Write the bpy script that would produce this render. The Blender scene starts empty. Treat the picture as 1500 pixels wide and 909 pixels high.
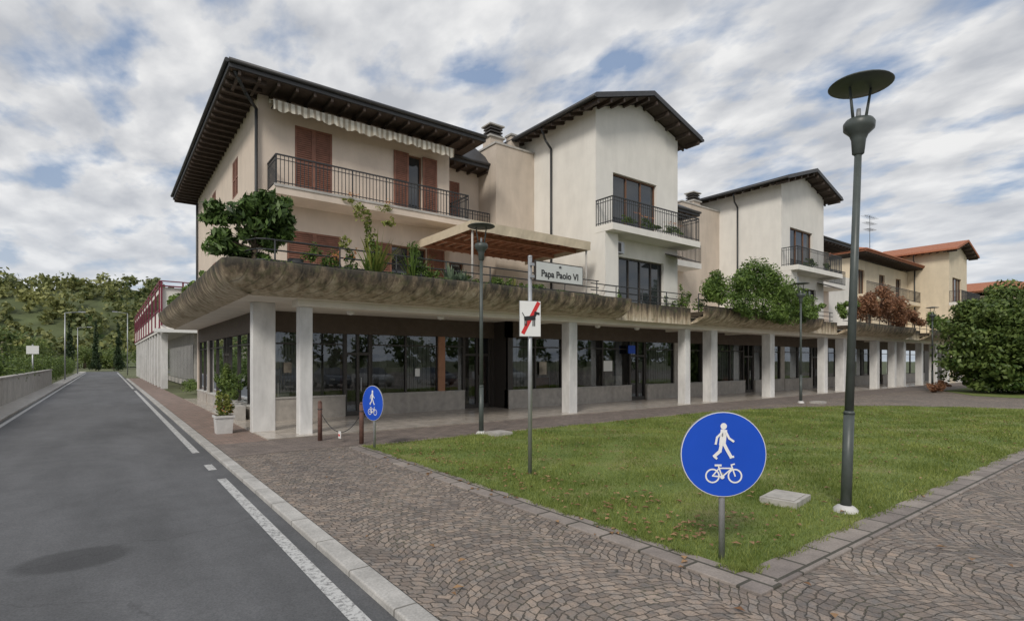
import bpy, math, random
import numpy as np
from mathutils import Vector, Matrix
random.seed(7); rng=np.random.default_rng(7)
scene=bpy.context.scene
scene.view_settings.view_transform='Standard'
scene.view_settings.look='None'
scene.view_settings.exposure=0
COL=scene.collection

# ------------------------------------------------------------------ materials
def nt(m):
    m.use_nodes=True
    return m.node_tree.nodes,m.node_tree.links
def newmat(name):
    m=bpy.data.materials.new(name); N,L=nt(m)
    b=N['Principled BSDF']
    return m,N,L,b
def noise(N,L,scale=5,detail=4,rough=.55,stretch=(1,1,1),dist=0):
    tc=N.new('ShaderNodeTexCoord'); mp=N.new('ShaderNodeMapping'); mp.inputs['Scale'].default_value=stretch
    n=N.new('ShaderNodeTexNoise'); n.inputs['Scale'].default_value=scale; n.inputs['Detail'].default_value=detail
    n.inputs['Roughness'].default_value=rough; n.inputs['Distortion'].default_value=dist
    L.new(tc.outputs['Object'],mp.inputs['Vector']); L.new(mp.outputs[0],n.inputs['Vector'])
    return n
def ramp(N,L,src,stops):
    r=N.new('ShaderNodeValToRGB'); e=r.color_ramp.elements
    while len(e)<len(stops): e.new(.5)
    for i,(p,c) in enumerate(stops):
        e[i].position=p
        e[i].color=(c[0],c[1],c[2],1) if hasattr(c,'__len__') else (c,c,c,1)
    L.new(src,r.inputs[0]); return r
def mix(N,L,a,b,fac,mode='MIX'):
    m=N.new('ShaderNodeMix'); m.data_type='RGBA'; m.blend_type=mode
    for sock,val in ((m.inputs[6],a),(m.inputs[7],b),(m.inputs[0],fac)):
        if hasattr(val,'links') or hasattr(val,'is_linked'): L.new(val,sock)
        elif hasattr(val,'__len__'): sock.default_value=(val[0],val[1],val[2],1)
        else: sock.default_value=val
    return m.outputs[2]
def bump(N,L,b,h,strength=.3,dist=.02):
    bp=N.new('ShaderNodeBump'); bp.inputs['Strength'].default_value=strength; bp.inputs['Distance'].default_value=dist
    L.new(h,bp.inputs['Height']); L.new(bp.outputs[0],b.inputs['Normal'])
def M(name,c,rough=.7,var=.12,scale=6,bs=.15,metal=0,streak=0,spec=.5,bdist=.01):
    m,N,L,b=newmat(name)
    n=noise(N,L,scale,5)
    lo=[x*(1-var) for x in c]; hi=[min(1,x*(1+var)) for x in c]
    r=ramp(N,L,n.outputs[0],[(.3,lo),(.7,hi)])
    col=r.outputs[0]
    if streak:
        s=noise(N,L,1.6,6,.62,(1.1,1.1,.3),.4)
        sr=ramp(N,L,s.outputs[0],[(.33,1-streak),(.6,1.0)])
        col=mix(N,L,col,sr.outputs[0],1.0,'MULTIPLY')
    L.new(col,b.inputs['Base Color'])
    b.inputs['Roughness'].default_value=rough; b.inputs['Metallic'].default_value=metal
    b.inputs['Specular IOR Level'].default_value=spec
    if bs:
        n2=noise(N,L,scale*8,4); bump(N,L,b,n2.outputs[0],bs,bdist)
    return m
def foliage_mat(name,dark,light,tr=.25,nscale=1.3):
    m,N,L,b=newmat(name)
    g=N.new('ShaderNodeNewGeometry')
    n=noise(N,L,nscale,4)
    a=N.new('ShaderNodeMath'); a.operation='MULTIPLY_ADD'; a.inputs[1].default_value=.5
    L.new(g.outputs['Random Per Island'],a.inputs[0])
    s=N.new('ShaderNodeMapRange'); s.inputs[1].default_value=.3; s.inputs[2].default_value=.7; s.inputs[3].default_value=0; s.inputs[4].default_value=.5
    L.new(n.outputs[0],s.inputs[0]); L.new(s.outputs[0],a.inputs[2])
    mid=[(x+y)/2*.9 for x,y in zip(dark,light)]
    r=ramp(N,L,a.outputs[0],[(.1,dark),(.5,mid),(.9,light)])
    L.new(r.outputs[0],b.inputs['Base Color']); b.inputs['Roughness'].default_value=.5
    b.inputs['Specular IOR Level'].default_value=.35
    t=N.new('ShaderNodeBsdfTranslucent'); L.new(r.outputs[0],t.inputs['Color'])
    mx=N.new('ShaderNodeMixShader'); mx.inputs[0].default_value=tr
    L.new(b.outputs[0],mx.inputs[1]); L.new(t.outputs[0],mx.inputs[2])
    L.new(mx.outputs[0],N['Material Output'].inputs['Surface'])
    return m

pink=M('plaster_pink_beige',(.66,.56,.47),.9,.05,1.5,.15,streak=.10)
white=M('plaster_white',(.76,.735,.685),.9,.04,1.5,.12,streak=.08)
beige=M('plaster_beige',(.58,.50,.42),.9,.06,1.5,.15,streak=.14)
peach=M('plaster_peach',(.70,.60,.45),.9,.04,2,.15,streak=.10)
colw=M('column_white_paint',(.73,.72,.70),.8,.05,4,.2,streak=.26)
soffitw=M('soffit_white',(.74,.69,.61),.9,.08,1.5,.1)
roofd=M('roof_dark_metal',(.045,.045,.048),.5,.15,5,.05)
rooft=M('roof_tile_orange',(.36,.14,.075),.85,.3,9,.6)
wood=M('soffit_dark_wood',(.06,.042,.032),.7,.25,8,.2)
shut=M('shutter_brown',(.225,.10,.066),.65,.2,5,.1)
iron=M('iron_dark',(.03,.032,.034),.5,.1,10,0)
frame=M('frame_dark_bronze',(.045,.038,.033),.45,.1,10,0)
band=M('fascia_brown_band',(.10,.075,.058),.7,.15,3,.1)
framew=M('frame_wood',(.16,.08,.045),.55,.15,8,0)
stone=M('plinth_stone',(.42,.385,.345),.5,.14,5,.1,streak=.18)
redpil=M('pillar_terracotta',(.38,.19,.11),.7,.12,5,.1)
conc=M('concrete_light',(.45,.43,.40),.9,.15,4,.4,streak=.2)
canvas=M('awning_canvas',(.54,.46,.34),.9,.1,3,.05)
slat=M('pergola_wood',(.30,.13,.07),.7,.2,6,.1)
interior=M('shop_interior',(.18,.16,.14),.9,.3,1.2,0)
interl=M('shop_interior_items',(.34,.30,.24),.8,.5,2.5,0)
galv=M('galvanised_steel',(.42,.43,.44),.42,.08,12,.05,metal=.6)
lampm=M('lamp_paint_grey',(.065,.077,.072),.42,.15,9,.05)
rust=M('bollard_rust_wood',(.12,.06,.045),.75,.3,12,.3)
potw=M('pot_white',(.60,.59,.57),.8,.1,5,.2,streak=.2)
bark=M('bark',(.10,.075,.05),.9,.3,14,.6)
soil=M('soil',(.06,.045,.03),.95,.3,9,.4)
redf=M('red_frames',(.19,.03,.055),.5,.1,6,0)
blue=M('sign_blue',(.008,.075,.52),.35,.05,2,0)
signw=M('sign_white',(.80,.80,.78),.45,.03,3,0)
plate=M('street_plate_grey',(.56,.58,.56),.5,.05,3,0)
signback=M('sign_back_grey',(.22,.23,.24),.5,.1,6,0)
blackp=M('black_print',(.02,.02,.02),.5,.05,3,0)
redp=M('sign_red',(.60,.03,.03),.45,.05,3,0)
rubber=M('rubber',(.02,.02,.02),.8,.1,5,0)
stoneslab=M('manhole_stone',(.40,.38,.35),.85,.2,7,.4)

def glassmat():
    m,N,L,b=newmat('shop_glass')
    t=N.new('ShaderNodeBsdfTransparent'); t.inputs[0].default_value=(.62,.65,.65,1)
    g=N.new('ShaderNodeBsdfGlossy'); g.inputs['Roughness'].default_value=.012; g.inputs[0].default_value=(.85,.9,.95,1)
    f=N.new('ShaderNodeFresnel'); f.inputs[0].default_value=1.52
    nz=noise(N,L,.9,2); bp=N.new('ShaderNodeBump'); bp.inputs['Strength'].default_value=.04; bp.inputs['Distance'].default_value=.05; L.new(nz.outputs[0],bp.inputs['Height']); L.new(bp.outputs[0],g.inputs['Normal'])
    a=N.new('ShaderNodeMath'); a.operation='MULTIPLY_ADD'; a.inputs[1].default_value=1.2; a.inputs[2].default_value=.06
    L.new(f.outputs[0],a.inputs[0])
    mx=N.new('ShaderNodeMixShader'); L.new(a.outputs[0],mx.inputs[0]); L.new(t.outputs[0],mx.inputs[1]); L.new(g.outputs[0],mx.inputs[2])
    L.new(mx.outputs[0],N['Material Output'].inputs['Surface']); return m
glass=glassmat()
wglass=M('window_glass',(.03,.035,.04),.06,.1,2,0,spec=.9)

def mth(N,L,op,a,c=None,d=None):
    x=N.new('ShaderNodeMath'); x.operation=op
    for i,v in enumerate((a,c,d)):
        if v is None: continue
        if hasattr(v,'links'): L.new(v,x.inputs[i])
        else: x.inputs[i].default_value=v
    return x.outputs[0]
def cobble():
    m,N,L,b=newmat('porphyry_cobbles')
    tc=N.new('ShaderNodeTexCoord'); sp=N.new('ShaderNodeSeparateXYZ'); L.new(tc.outputs['Object'],sp.inputs[0])
    ma=lambda *a: mth(N,L,*a)
    W=1.7
    w1=noise(N,L,.6,2)
    xs=ma('MULTIPLY_ADD',w1.outputs[0],.5,sp.outputs[0])
    fx=ma('FRACT',ma('DIVIDE',xs,W)); fc=ma('SUBTRACT',fx,.5)
    sq=ma('MULTIPLY',fc,fc)
    yy=ma('ADD',sp.outputs[1],ma('MULTIPLY',sq,1.45))
    nz=noise(N,L,5,3)
    sepc=N.new('ShaderNodeSeparateColor'); L.new(nz.outputs[1],sepc.inputs[0])
    ny=ma('MULTIPLY_ADD',sepc.outputs[0],.14,yy)
    nx=ma('MULTIPLY_ADD',sepc.outputs[1],.17,sp.outputs[0])
    cb=N.new('ShaderNodeCombineXYZ'); L.new(nx,cb.inputs[0]); L.new(ny,cb.inputs[1])
    br=N.new('ShaderNodeTexBrick'); L.new(cb.outputs[0],br.inputs['Vector'])
    br.inputs['Scale'].default_value=1; br.inputs['Brick Width'].default_value=.104; br.inputs['Row Height'].default_value=.098
    br.inputs['Mortar Size'].default_value=.0095; br.inputs['Mortar Smooth'].default_value=.9
    br.inputs['Color1'].default_value=(.35,.305,.27,1); br.inputs['Color2'].default_value=(.18,.16,.148,1)
    br.inputs['Mortar'].default_value=(.10,.09,.075,1); br.inputs['Bias'].default_value=-.1
    big=noise(N,L,.45,6,.65); r=ramp(N,L,big.outputs[0],[(.3,(.68,.68,.69)),(.7,(1.16,1.11,1.04))])
    c=mix(N,L,br.outputs['Color'],r.outputs[0],1,'MULTIPLY')
    mid=noise(N,L,8,3); r3=ramp(N,L,mid.outputs[0],[(.3,(.78,.83,.88)),(.7,(1.18,1.07,.98))])
    c=mix(N,L,c,r3.outputs[0],1,'MULTIPLY')
    fine=noise(N,L,45,5,.7); r2=ramp(N,L,fine.outputs[0],[(.3,.68),(.7,1.22)])
    c=mix(N,L,c,r2.outputs[0],1,'MULTIPLY')
    mo=noise(N,L,1.1,5,.7); mr=ramp(N,L,mo.outputs[0],[(.50,0),(.70,.6)])
    mf=ma('MULTIPLY',mr.outputs[0],br.outputs['Fac'])
    c=mix(N,L,c,(.085,.105,.04),mf)
    du=noise(N,L,1.7,6,.7); dr=ramp(N,L,du.outputs[0],[(.5,0),(.75,.35)])
    c=mix(N,L,c,(.20,.18,.155),dr.outputs[0])
    L.new(c,b.inputs['Base Color']); b.inputs['Roughness'].default_value=.75
    h=ma('SUBTRACT',ma('ADD',ma('MULTIPLY',fine.outputs[0],.4),ma('MULTIPLY',mid.outputs[0],.7)),br.outputs['Fac'])
    bump(N,L,b,h,.7,.02); return m
cob=cobble()
def tiles(name,c1,c2,mo,w,h,ms=.01,rough=.7,off=.5,rot=0,bs=.4):
    m,N,L,b=newmat(name)
    tc=N.new('ShaderNodeTexCoord'); mp=N.new('ShaderNodeMapping'); mp.inputs['Rotation'].default_value=(0,0,rot)
    L.new(tc.outputs['Object'],mp.inputs[0])
    br=N.new('ShaderNodeTexBrick'); L.new(mp.outputs[0],br.inputs['Vector']); br.offset=off
    br.inputs['Scale'].default_value=1; br.inputs['Brick Width'].default_value=w; br.inputs['Row Height'].default_value=h
    br.inputs['Mortar Size'].default_value=ms
    for k,v in (('Color1',c1),('Color2',c2),('Mortar',mo)): br.inputs[k].default_value=(*v,1)
    n=noise(N,L,2.5,7,.65); r=ramp(N,L,n.outputs[0],[(.3,.72),(.7,1.18)])
    c=mix(N,L,br.outputs['Color'],r.outputs[0],1,'MULTIPLY')
    f=noise(N,L,40,4,.7); r2=ramp(N,L,f.outputs[0],[(.3,.82),(.7,1.14)])
    c=mix(N,L,c,r2.outputs[0],1,'MULTIPLY'); L.new(c,b.inputs['Base Color'])
    b.inputs['Roughness'].default_value=rough
    iv=mth(N,L,'SUBTRACT',mth(N,L,'MULTIPLY',f.outputs[0],.4),br.outputs['Fac'])
    bump(N,L,b,iv,bs,.01); return m
pavred=tiles('paving_red',(.31,.215,.175),(.24,.18,.15),(.13,.11,.095),.24,.12,.006)
pavgrey=tiles('paving_brown_grey',(.24,.195,.17),(.18,.15,.135),(.10,.088,.075),.24,.12,.006)
porfloor=tiles('portico_floor',(.54,.485,.425),(.48,.43,.375),(.30,.26,.22),.6,.6,.006,.20,0,bs=.1)
border=tiles('border_stone',(.31,.27,.24),(.21,.18,.165),(.075,.07,.055),.55,.36,.018,.8,.37)
borderv=tiles('border_stone_v',(.31,.27,.24),(.21,.18,.165),(.075,.07,.055),.55,.36,.018,.8,.37,math.radians(90))
kerbm=tiles('kerb_stone',(.47,.455,.43),(.41,.395,.37),(.2,.19,.17),1.0,2.0,.012,.85,0,math.radians(90))

def asph():
    m,N,L,b=newmat('asphalt')
    n=noise(N,L,60,5,.7); r=ramp(N,L,n.outputs[0],[(.3,(.072,.074,.079)),(.7,(.15,.152,.157))])
    n2=noise(N,L,.35,6,.6,(1.8,.5,1)); r2=ramp(N,L,n2.outputs[0],[(.35,.72),(.65,1.18)])
    c=mix(N,L,r.outputs[0],r2.outputs[0],1,'MULTIPLY')
    n3=noise(N,L,2.2,5,.65); r3=ramp(N,L,n3.outputs[0],[(.3,.88),(.7,1.08)])
    c=mix(N,L,c,r3.outputs[0],1,'MULTIPLY')
    v=N.new('ShaderNodeTexVoronoi'); v.feature='DISTANCE_TO_EDGE'; v.inputs['Scale'].default_value=.22
    tc=N.new('ShaderNodeTexCoord'); nn=noise(N,L,1.2,4)
    vm=N.new('ShaderNodeVectorMath'); vm.operation='ADD'; L.new(tc.outputs['Object'],vm.inputs[0]); L.new(nn.outputs[1],vm.inputs[1]); L.new(vm.outputs[0],v.inputs['Vector'])
    cr=ramp(N,L,v.outputs[0],[(.0,.75),(.004,1.0)])
    c=mix(N,L,c,cr.outputs[0],1,'MULTIPLY')
    # cast shadow of a lamp disc or sign, painted into the asphalt colour, soft-edged
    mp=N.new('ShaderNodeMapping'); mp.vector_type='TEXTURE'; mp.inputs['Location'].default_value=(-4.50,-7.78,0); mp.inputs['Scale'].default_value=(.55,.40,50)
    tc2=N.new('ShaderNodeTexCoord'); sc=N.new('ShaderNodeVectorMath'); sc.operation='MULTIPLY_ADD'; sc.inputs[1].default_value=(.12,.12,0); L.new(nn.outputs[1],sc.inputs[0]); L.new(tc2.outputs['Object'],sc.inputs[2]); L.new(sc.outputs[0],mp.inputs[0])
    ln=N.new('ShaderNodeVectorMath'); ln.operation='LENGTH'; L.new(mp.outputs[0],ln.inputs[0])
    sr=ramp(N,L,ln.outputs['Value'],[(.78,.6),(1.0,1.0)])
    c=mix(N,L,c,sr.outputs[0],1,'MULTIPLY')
    L.new(c,b.inputs['Base Color']); b.inputs['Roughness'].default_value=.8
    bump(N,L,b,n.outputs[0],.5,.006); return m
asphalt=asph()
def paint():
    m,N,L,b=newmat('road_paint')
    n=noise(N,L,25,6,.7); r=ramp(N,L,n.outputs[0],[(.38,(.18,.18,.18)),(.52,(.52,.52,.51))])
    L.new(r.outputs[0],b.inputs['Base Color']); b.inputs['Roughness'].default_value=.7; return m
paintm=paint()
def lawnm():
    m,N,L,b=newmat('lawn_ground')
    n=noise(N,L,.8,6,.65); n2=noise(N,L,45,4,.7)
    r=ramp(N,L,n.outputs[0],[(.32,(.11,.16,.035)),(.5,(.17,.225,.05)),(.66,(.25,.24,.09))])
    r2=ramp(N,L,n2.outputs[0],[(.3,.6),(.7,1.2)])
    c=mix(N,L,r.outputs[0],r2.outputs[0],1,'MULTIPLY')
    L.new(c,b.inputs['Base Color']); b.inputs['Roughness'].default_value=.9
    bump(N,L,b,n2.outputs[0],.6,.03); return m
lawnmat=lawnm()
grassm=foliage_mat('grass_blades',(.09,.15,.024),(.35,.39,.11),.3,.7)
groundm=M('ground_earth',(.12,.13,.06),.95,.4,.15,.2)

def weather():
    m,N,L,b=newmat('weathered_concrete')
    tc=N.new('ShaderNodeTexCoord'); sp=N.new('ShaderNodeSeparateXYZ'); L.new(tc.outputs['Object'],sp.inputs[0])
    g=N.new('ShaderNodeMapRange'); g.inputs[1].default_value=3.62; g.inputs[2].default_value=4.4; g.inputs[3].default_value=-.06; g.inputs[4].default_value=.42
    L.new(sp.outputs[2],g.inputs[0])
    s=noise(N,L,2.0,6,.62,(2.0,2.0,.4)); s2=noise(N,L,11,5,.7,(1.2,1.2,.8)); s3=noise(N,L,.6,3,.5)
    ma=lambda *a: mth(N,L,*a)
    f=ma('ADD',ma('ADD',ma('ADD',ma('MULTIPLY',s.outputs[0],.8),ma('MULTIPLY',s2.outputs[0],.25)),g.outputs[0]),ma('MULTIPLY',s3.outputs[0],.25))
    r=ramp(N,L,f,[(.58,(.58,.50,.38)),(.72,(.40,.32,.22)),(.86,(.17,.13,.088)),(1.0,(.05,.043,.033))])
    sm=ma('ADD',sp.outputs[0],sp.outputs[1])
    fr=ma('FRACT',ma('DIVIDE',sm,.40))
    jr=ramp(N,L,fr,[(0,.3),(.08,.6),(.14,1.0)])
    c=mix(N,L,r.outputs[0],jr.outputs[0],.75,'MULTIPLY')
    mo=noise(N,L,4,5); mr=ramp(N,L,mo.outputs[0],[(.52,0),(.7,.6)])
    c=mix(N,L,c,(.12,.125,.055),mr.outputs[0])
    L.new(c,b.inputs['Base Color']); b.inputs['Roughness'].default_value=.95
    bump(N,L,b,ma('ADD',s2.outputs[0],jr.outputs[0]),.7,.03); return m
wconc=weather()
def stripes():
    m,N,L,b=newmat('awning_stripe')
    tc=N.new('ShaderNodeTexCoord'); w=N.new('ShaderNodeTexWave'); w.inputs['Scale'].default_value=1.6; w.bands_direction='X'
    L.new(tc.outputs['Object'],w.inputs['Vector'])
    r=ramp(N,L,w.outputs[0],[(.35,(.36,.31,.24)),(.5,(.66,.62,.53))])
    n=noise(N,L,3,5); r2=ramp(N,L,n.outputs[0],[(.3,.75),(.7,1.1)])
    L.new(mix(N,L,r.outputs[0],r2.outputs[0],1,'MULTIPLY'),b.inputs['Base Color']); b.inputs['Roughness'].default_value=.9; return m
stripem=stripes()
leafdark=foliage_mat('leaf_dark_glossy',(.015,.04,.01),(.15,.24,.06))
leafgreen=foliage_mat('leaf_green',(.035,.08,.015),(.22,.32,.07))
leafyel=foliage_mat('leaf_yellow_green',(.08,.13,.02),(.37,.38,.10))
leafred=foliage_mat('leaf_rust',(.12,.055,.025),(.40,.20,.11))
leafhedge=foliage_mat('leaf_hedge',(.03,.07,.015),(.21,.28,.07))
leafmid=foliage_mat('leaf_distant',(.045,.085,.025),(.28,.34,.10),.3,.25)
leafhill=foliage_mat('leaf_hill',(.06,.10,.035),(.38,.38,.14),.3,.06)
leafcyp=foliage_mat('leaf_cypress',(.012,.03,.010),(.045,.075,.025),.1)
leafblue=foliage_mat('leaf_agave',(.08,.13,.09),(.26,.33,.22))
deadleaf=foliage_mat('dead_leaf',(.18,.085,.035),(.50,.31,.16),.1)
flower=foliage_mat('flowers',(.5,.12,.08),(.75,.45,.15),.2)

# ------------------------------------------------------------------ builders
def empty(name,loc=(0,0,0)):
    e=bpy.data.objects.new(name,None); e.empty_display_size=.2; COL.objects.link(e); e.location=loc; return e
class MB:
    def __init__(s): s.v=[];s.f=[];s.m=[];s.mats=[];s.sm=[]
    def mi(s,m):
        if m not in s.mats: s.mats.append(m)
        return s.mats.index(m)
    def face(s,pts,m):
        i=len(s.v); s.v+= [tuple(p) for p in pts]; s.f.append(tuple(range(i,i+len(pts)))); s.m.append(s.mi(m)); s.sm.append(False)
    def hexa(s,c,m):
        i=len(s.v); s.v+=[tuple(p) for p in c]; k=s.mi(m)
        for q in ((3,2,1,0),(4,5,6,7),(0,1,5,4),(1,2,6,5),(2,3,7,6),(3,0,4,7)):
            s.f.append(tuple(i+j for j in q)); s.m.append(k); s.sm.append(False)
    def box(s,x0,x1,y0,y1,z0,z1,m):
        s.hexa([(x0,y0,z0),(x1,y0,z0),(x1,y1,z0),(x0,y1,z0),(x0,y0,z1),(x1,y0,z1),(x1,y1,z1),(x0,y1,z1)],m)
    def cyl(s,p0,p1,r0,r1,m,n=10,caps=True):
        p0=Vector(p0);p1=Vector(p1); d=(p1-p0)
        if d.length<1e-6: return
        d.normalize(); a=d.orthogonal().normalized(); b=d.cross(a)
        i=len(s.v); k=s.mi(m)
        for p,r in ((p0,r0),(p1,r1)):
            for j in range(n):
                t=2*math.pi*j/n; s.v.append(tuple(p+(a*math.cos(t)+b*math.sin(t))*r))
        for j in range(n):
            s.f.append((i+j,i+(j+1)%n,i+n+(j+1)%n,i+n+j)); s.m.append(k); s.sm.append(True)
        if caps:
            s.f.append(tuple(i+j for j in reversed(range(n)))); s.m.append(k); s.sm.append(False)
            s.f.append(tuple(i+n+j for j in range(n))); s.m.append(k); s.sm.append(False)
    def rev(s,c,prof,m,n=24):
        i=len(s.v); k=s.mi(m)
        for r,z in prof:
            for j in range(n):
                t=2*math.pi*j/n; s.v.append((c[0]+r*math.cos(t),c[1]+r*math.sin(t),c[2]+z))
        for q in range(len(prof)-1):
            for j in range(n):
                s.f.append((i+q*n+j,i+q*n+(j+1)%n,i+(q+1)*n+(j+1)%n,i+(q+1)*n+j)); s.m.append(k); s.sm.append(True)
    def done(s,name,parent=None,bevel=0):
        me=bpy.data.meshes.new(name); me.from_pydata(s.v,[],s.f)
        for m in s.mats: me.materials.append(m)
        me.polygons.foreach_set('material_index',s.m); me.polygons.foreach_set('use_smooth',s.sm); me.update()
        o=bpy.data.objects.new(name,me); COL.objects.link(o)
        if parent: o.parent=parent
        if bevel:
            bm=o.modifiers.new('b','BEVEL'); bm.width=bevel; bm.segments=2; bm.limit_method='ANGLE'
        return o
class Fr:
    def __init__(s,o,u,n): s.o=Vector(o);s.u=Vector(u);s.n=Vector(n)
    def P(s,a,d,z):
        p=s.o+s.u*a+s.n*d; return (p.x,p.y,z)
    def box(s,mb,a0,a1,d0,d1,z0,z1,m):
        c=[s.P(a0,d0,z0),s.P(a1,d0,z0),s.P(a1,d1,z0),s.P(a0,d1,z0),s.P(a0,d0,z1),s.P(a1,d0,z1),s.P(a1,d1,z1),s.P(a0,d1,z1)]
        mb.hexa(c,m)
def wall(mb,fr,a0,a1,z0,z1,ops,m,th=.3):
    xs=sorted(set([a0,a1]+[o[0] for o in ops]+[o[1] for o in ops]))
    for i in range(len(xs)-1):
        xa,xb=xs[i],xs[i+1]; zs=[(o[2],o[3]) for o in ops if o[0]<=xa+1e-6 and o[1]>=xb-1e-6]; zs.sort()
        z=z0
        for lo,hi in zs:
            if lo>z+1e-6: fr.box(mb,xa,xb,-th,0,z,lo,m)
            z=hi
        if z<z1-1e-6: fr.box(mb,xa,xb,-th,0,z,z1,m)
def window(mb,fr,o,fm=framew,gm=wglass,div=2,inset=.15):
    a0,a1,z0,z1=o; t=.06
    fr.box(mb,a0,a1,-inset-.05,-inset-.02,z0,z1,gm)
    fr.box(mb,a0,a0+t,-inset-.02,-inset+.03,z0,z1,fm); fr.box(mb,a1-t,a1,-inset-.02,-inset+.03,z0,z1,fm)
    fr.box(mb,a0+t,a1-t,-inset-.02,-inset+.03,z0,z0+t,fm); fr.box(mb,a0+t,a1-t,-inset-.02,-inset+.03,z1-t,z1,fm)
    for i in range(1,div):
        x=a0+(a1-a0)*i/div; fr.box(mb,x-t/2,x+t/2,-inset-.02,-inset+.032,z0+t,z1-t,fm)
def shutter(mb,fr,a0,a1,z0,z1,d=.0,m=shut):
    t=.07
    fr.box(mb,a0,a0+t,d,d+.05,z0,z1,m); fr.box(mb,a1-t,a1,d,d+.05,z0,z1,m)
    fr.box(mb,a0+t,a1-t,d,d+.05,z0,z0+t,m); fr.box(mb,a0+t,a1-t,d,d+.05,z1-t,z1,m); fr.box(mb,a0+t,a1-t,d,d+.05,(z0+z1)/2-.04,(z0+z1)/2+.04,m)
    fr.box(mb,a0+t,a1-t,d+.005,d+.015,z0+t,z1-t,m)
    z=z0+t+.02
    while z<z1-t-.04:
        if abs(z-(z0+z1)/2)>.07: fr.box(mb,a0+t,a1-t,d+.015,d+.04,z,z+.035,m)
        z+=.07
def railing(mb,p0,p1,z0,z1,sp=.12,m=iron):
    p0=Vector((*p0,0));p1=Vector((*p1,0)); d=p1-p0; L_=d.length; u=d.normalized(); n=Vector((-u.y,u.x,0)); fr=Fr(p0,u,n)
    fr.box(mb,0,L_,-.025,.025,z1-.04,z1,m); fr.box(mb,0,L_,-.015,.015,z0+.08,z0+.105,m)
    fr.box(mb,0,L_,-.012,.012,z1-.17,z1-.15,m)
    k=int(L_/sp)
    for i in range(k+1):
        a=L_*i/max(k,1); w=.02 if i%10==0 else .009
        fr.box(mb,a-w,a+w,-.01,.01,z0,z1-.04,m)
def leaves(name,clusters,n,size,mat,parent=None,aspect=.5,sub=14,spread=.33,droop=0):
    w=np.array([c[3]*c[4]*c[5] for c in clusters])**.75; w/=w.sum()
    cen=[]
    for c,ww in zip(clusters,w):
        k=max(4,int(sub*len(clusters)*ww)) if sub>0 else 4
        d=rng.normal(size=(k,3)); d/=np.linalg.norm(d,axis=1)[:,None]; r=rng.random(k)**.4
        p=d*r[:,None]*np.array(c[3:6])*.85+np.array(c[:3]); cen.append((p,np.array(c[3:6])*spread*(.6+.8*rng.random((k,1)))))
    P=[];O=[]
    for (p,s),ww,c in zip(cen,w,clusters):
        m=int(n*ww); idx=rng.integers(0,len(p),m)
        d=rng.normal(size=(m,3)); d/=np.linalg.norm(d,axis=1)[:,None]; rr=rng.random(m)**.45
        q=p[idx]+d*rr[:,None]*s[idx]; P.append(q); O.append(d)
    P=np.vstack(P);O=np.vstack(O); m=len(P)
    nrm=O*.9+rng.normal(size=(m,3))*.6+np.array([0,0,.35]); nrm/=np.linalg.norm(nrm,axis=1)[:,None]
    t=rng.normal(size=(m,3)); t[:,2]-=droop; t-=nrm*(t*nrm).sum(1)[:,None]; t/=np.linalg.norm(t,axis=1)[:,None]+1e-9
    b=np.cross(nrm,t); sz=size*(.6+.8*rng.random(m))[:,None]
    V=np.stack([P-t*sz*.5,P+b*sz*aspect*.5+t*sz*.05,P+t*sz*.5,P-b*sz*aspect*.5+t*sz*.05],1).reshape(-1,3)
    return quadmesh(name,V,mat,parent)
def quadmesh(name,V,mat,parent=None,k=4):
    m=len(V)//k; me=bpy.data.meshes.new(name); me.vertices.add(len(V)); me.vertices.foreach_set('co',V.astype(np.float32).ravel())
    me.loops.add(m*k); me.loops.foreach_set('vertex_index',np.arange(m*k,dtype=np.int32))
    me.polygons.add(m); me.polygons.foreach_set('loop_start',np.arange(m,dtype=np.int32)*k); me.polygons.foreach_set('loop_total',np.full(m,k,dtype=np.int32))
    me.materials.append(mat); me.update(calc_edges=True); me.validate()
    o=bpy.data.objects.new(name,me); COL.objects.link(o)
    if parent: o.parent=parent
    return o
def spiky(mb,c,h,n,mat,w=.03,spread=.8):
    for i in range(n):
        az=random.uniform(0,6.283); el=random.uniform(.15,1.0)*spread; L_=h*random.uniform(.7,1.1)
        d=Vector((math.cos(az)*math.sin(el),math.sin(az)*math.sin(el),math.cos(el))); s=Vector((-math.sin(az),math.cos(az),0))*w
        p0=Vector(c); p1=p0+d*L_*.55; d2=(d+Vector((0,0,-.55*el))).normalized(); p2=p1+d2*L_*.45
        mb.face([p0-s*.5,p0+s*.5,p1+s,p1-s],mat); mb.face([p1-s,p1+s,p2],mat)

# ------------------------------------------------------------------ ground
def sheet(name,pts,z,mat):
    mb=MB(); mb.face([(x,y,z) for x,y in pts],mat); return mb.done(name)
def rect(a0,a1,b0,b1): return [(a0,b0),(a1,b0),(a1,b1),(a0,b1)]
sheet('ground',rect(-1500,1500,-1500,1500),-.12,groundm)
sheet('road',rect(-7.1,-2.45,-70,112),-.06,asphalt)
mb=MB()
mb.box(-2.45,-2.24,-70,60,-.12,.003,kerbm); mb.done('kerb',bevel=.015)
mb=MB(); mb.box(-7.3,-7.1,-70,110,-.12,.03,kerbm); mb.done('kerb',bevel=.015)
mb=MB(); mb.box(-8.0,-7.3,-70,110,-.12,.02,conc); mb.done('pavement')
mb=MB()
for b0,b1 in ((-60,-4.5),(-3.55,-2.9),(-1.2,30),(33,100)): mb.face([(-2.76,b0,-.055),(-2.62,b0,-.055),(-2.62,b1,-.055),(-2.76,b1,-.055)],paintm)
mb.face([(-7.0,-60,-.055),(-6.88,-60,-.055),(-6.88,100,-.055),(-7.0,100,-.055)],paintm)
mb.done('road_marking')
sheet('cobblestone_pavement',rect(-2.24,90,-60,-2.6),0,cob)
sheet('paved_path',rect(-2.24,90,-2.6,-.6),0.004,pavgrey)
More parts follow.
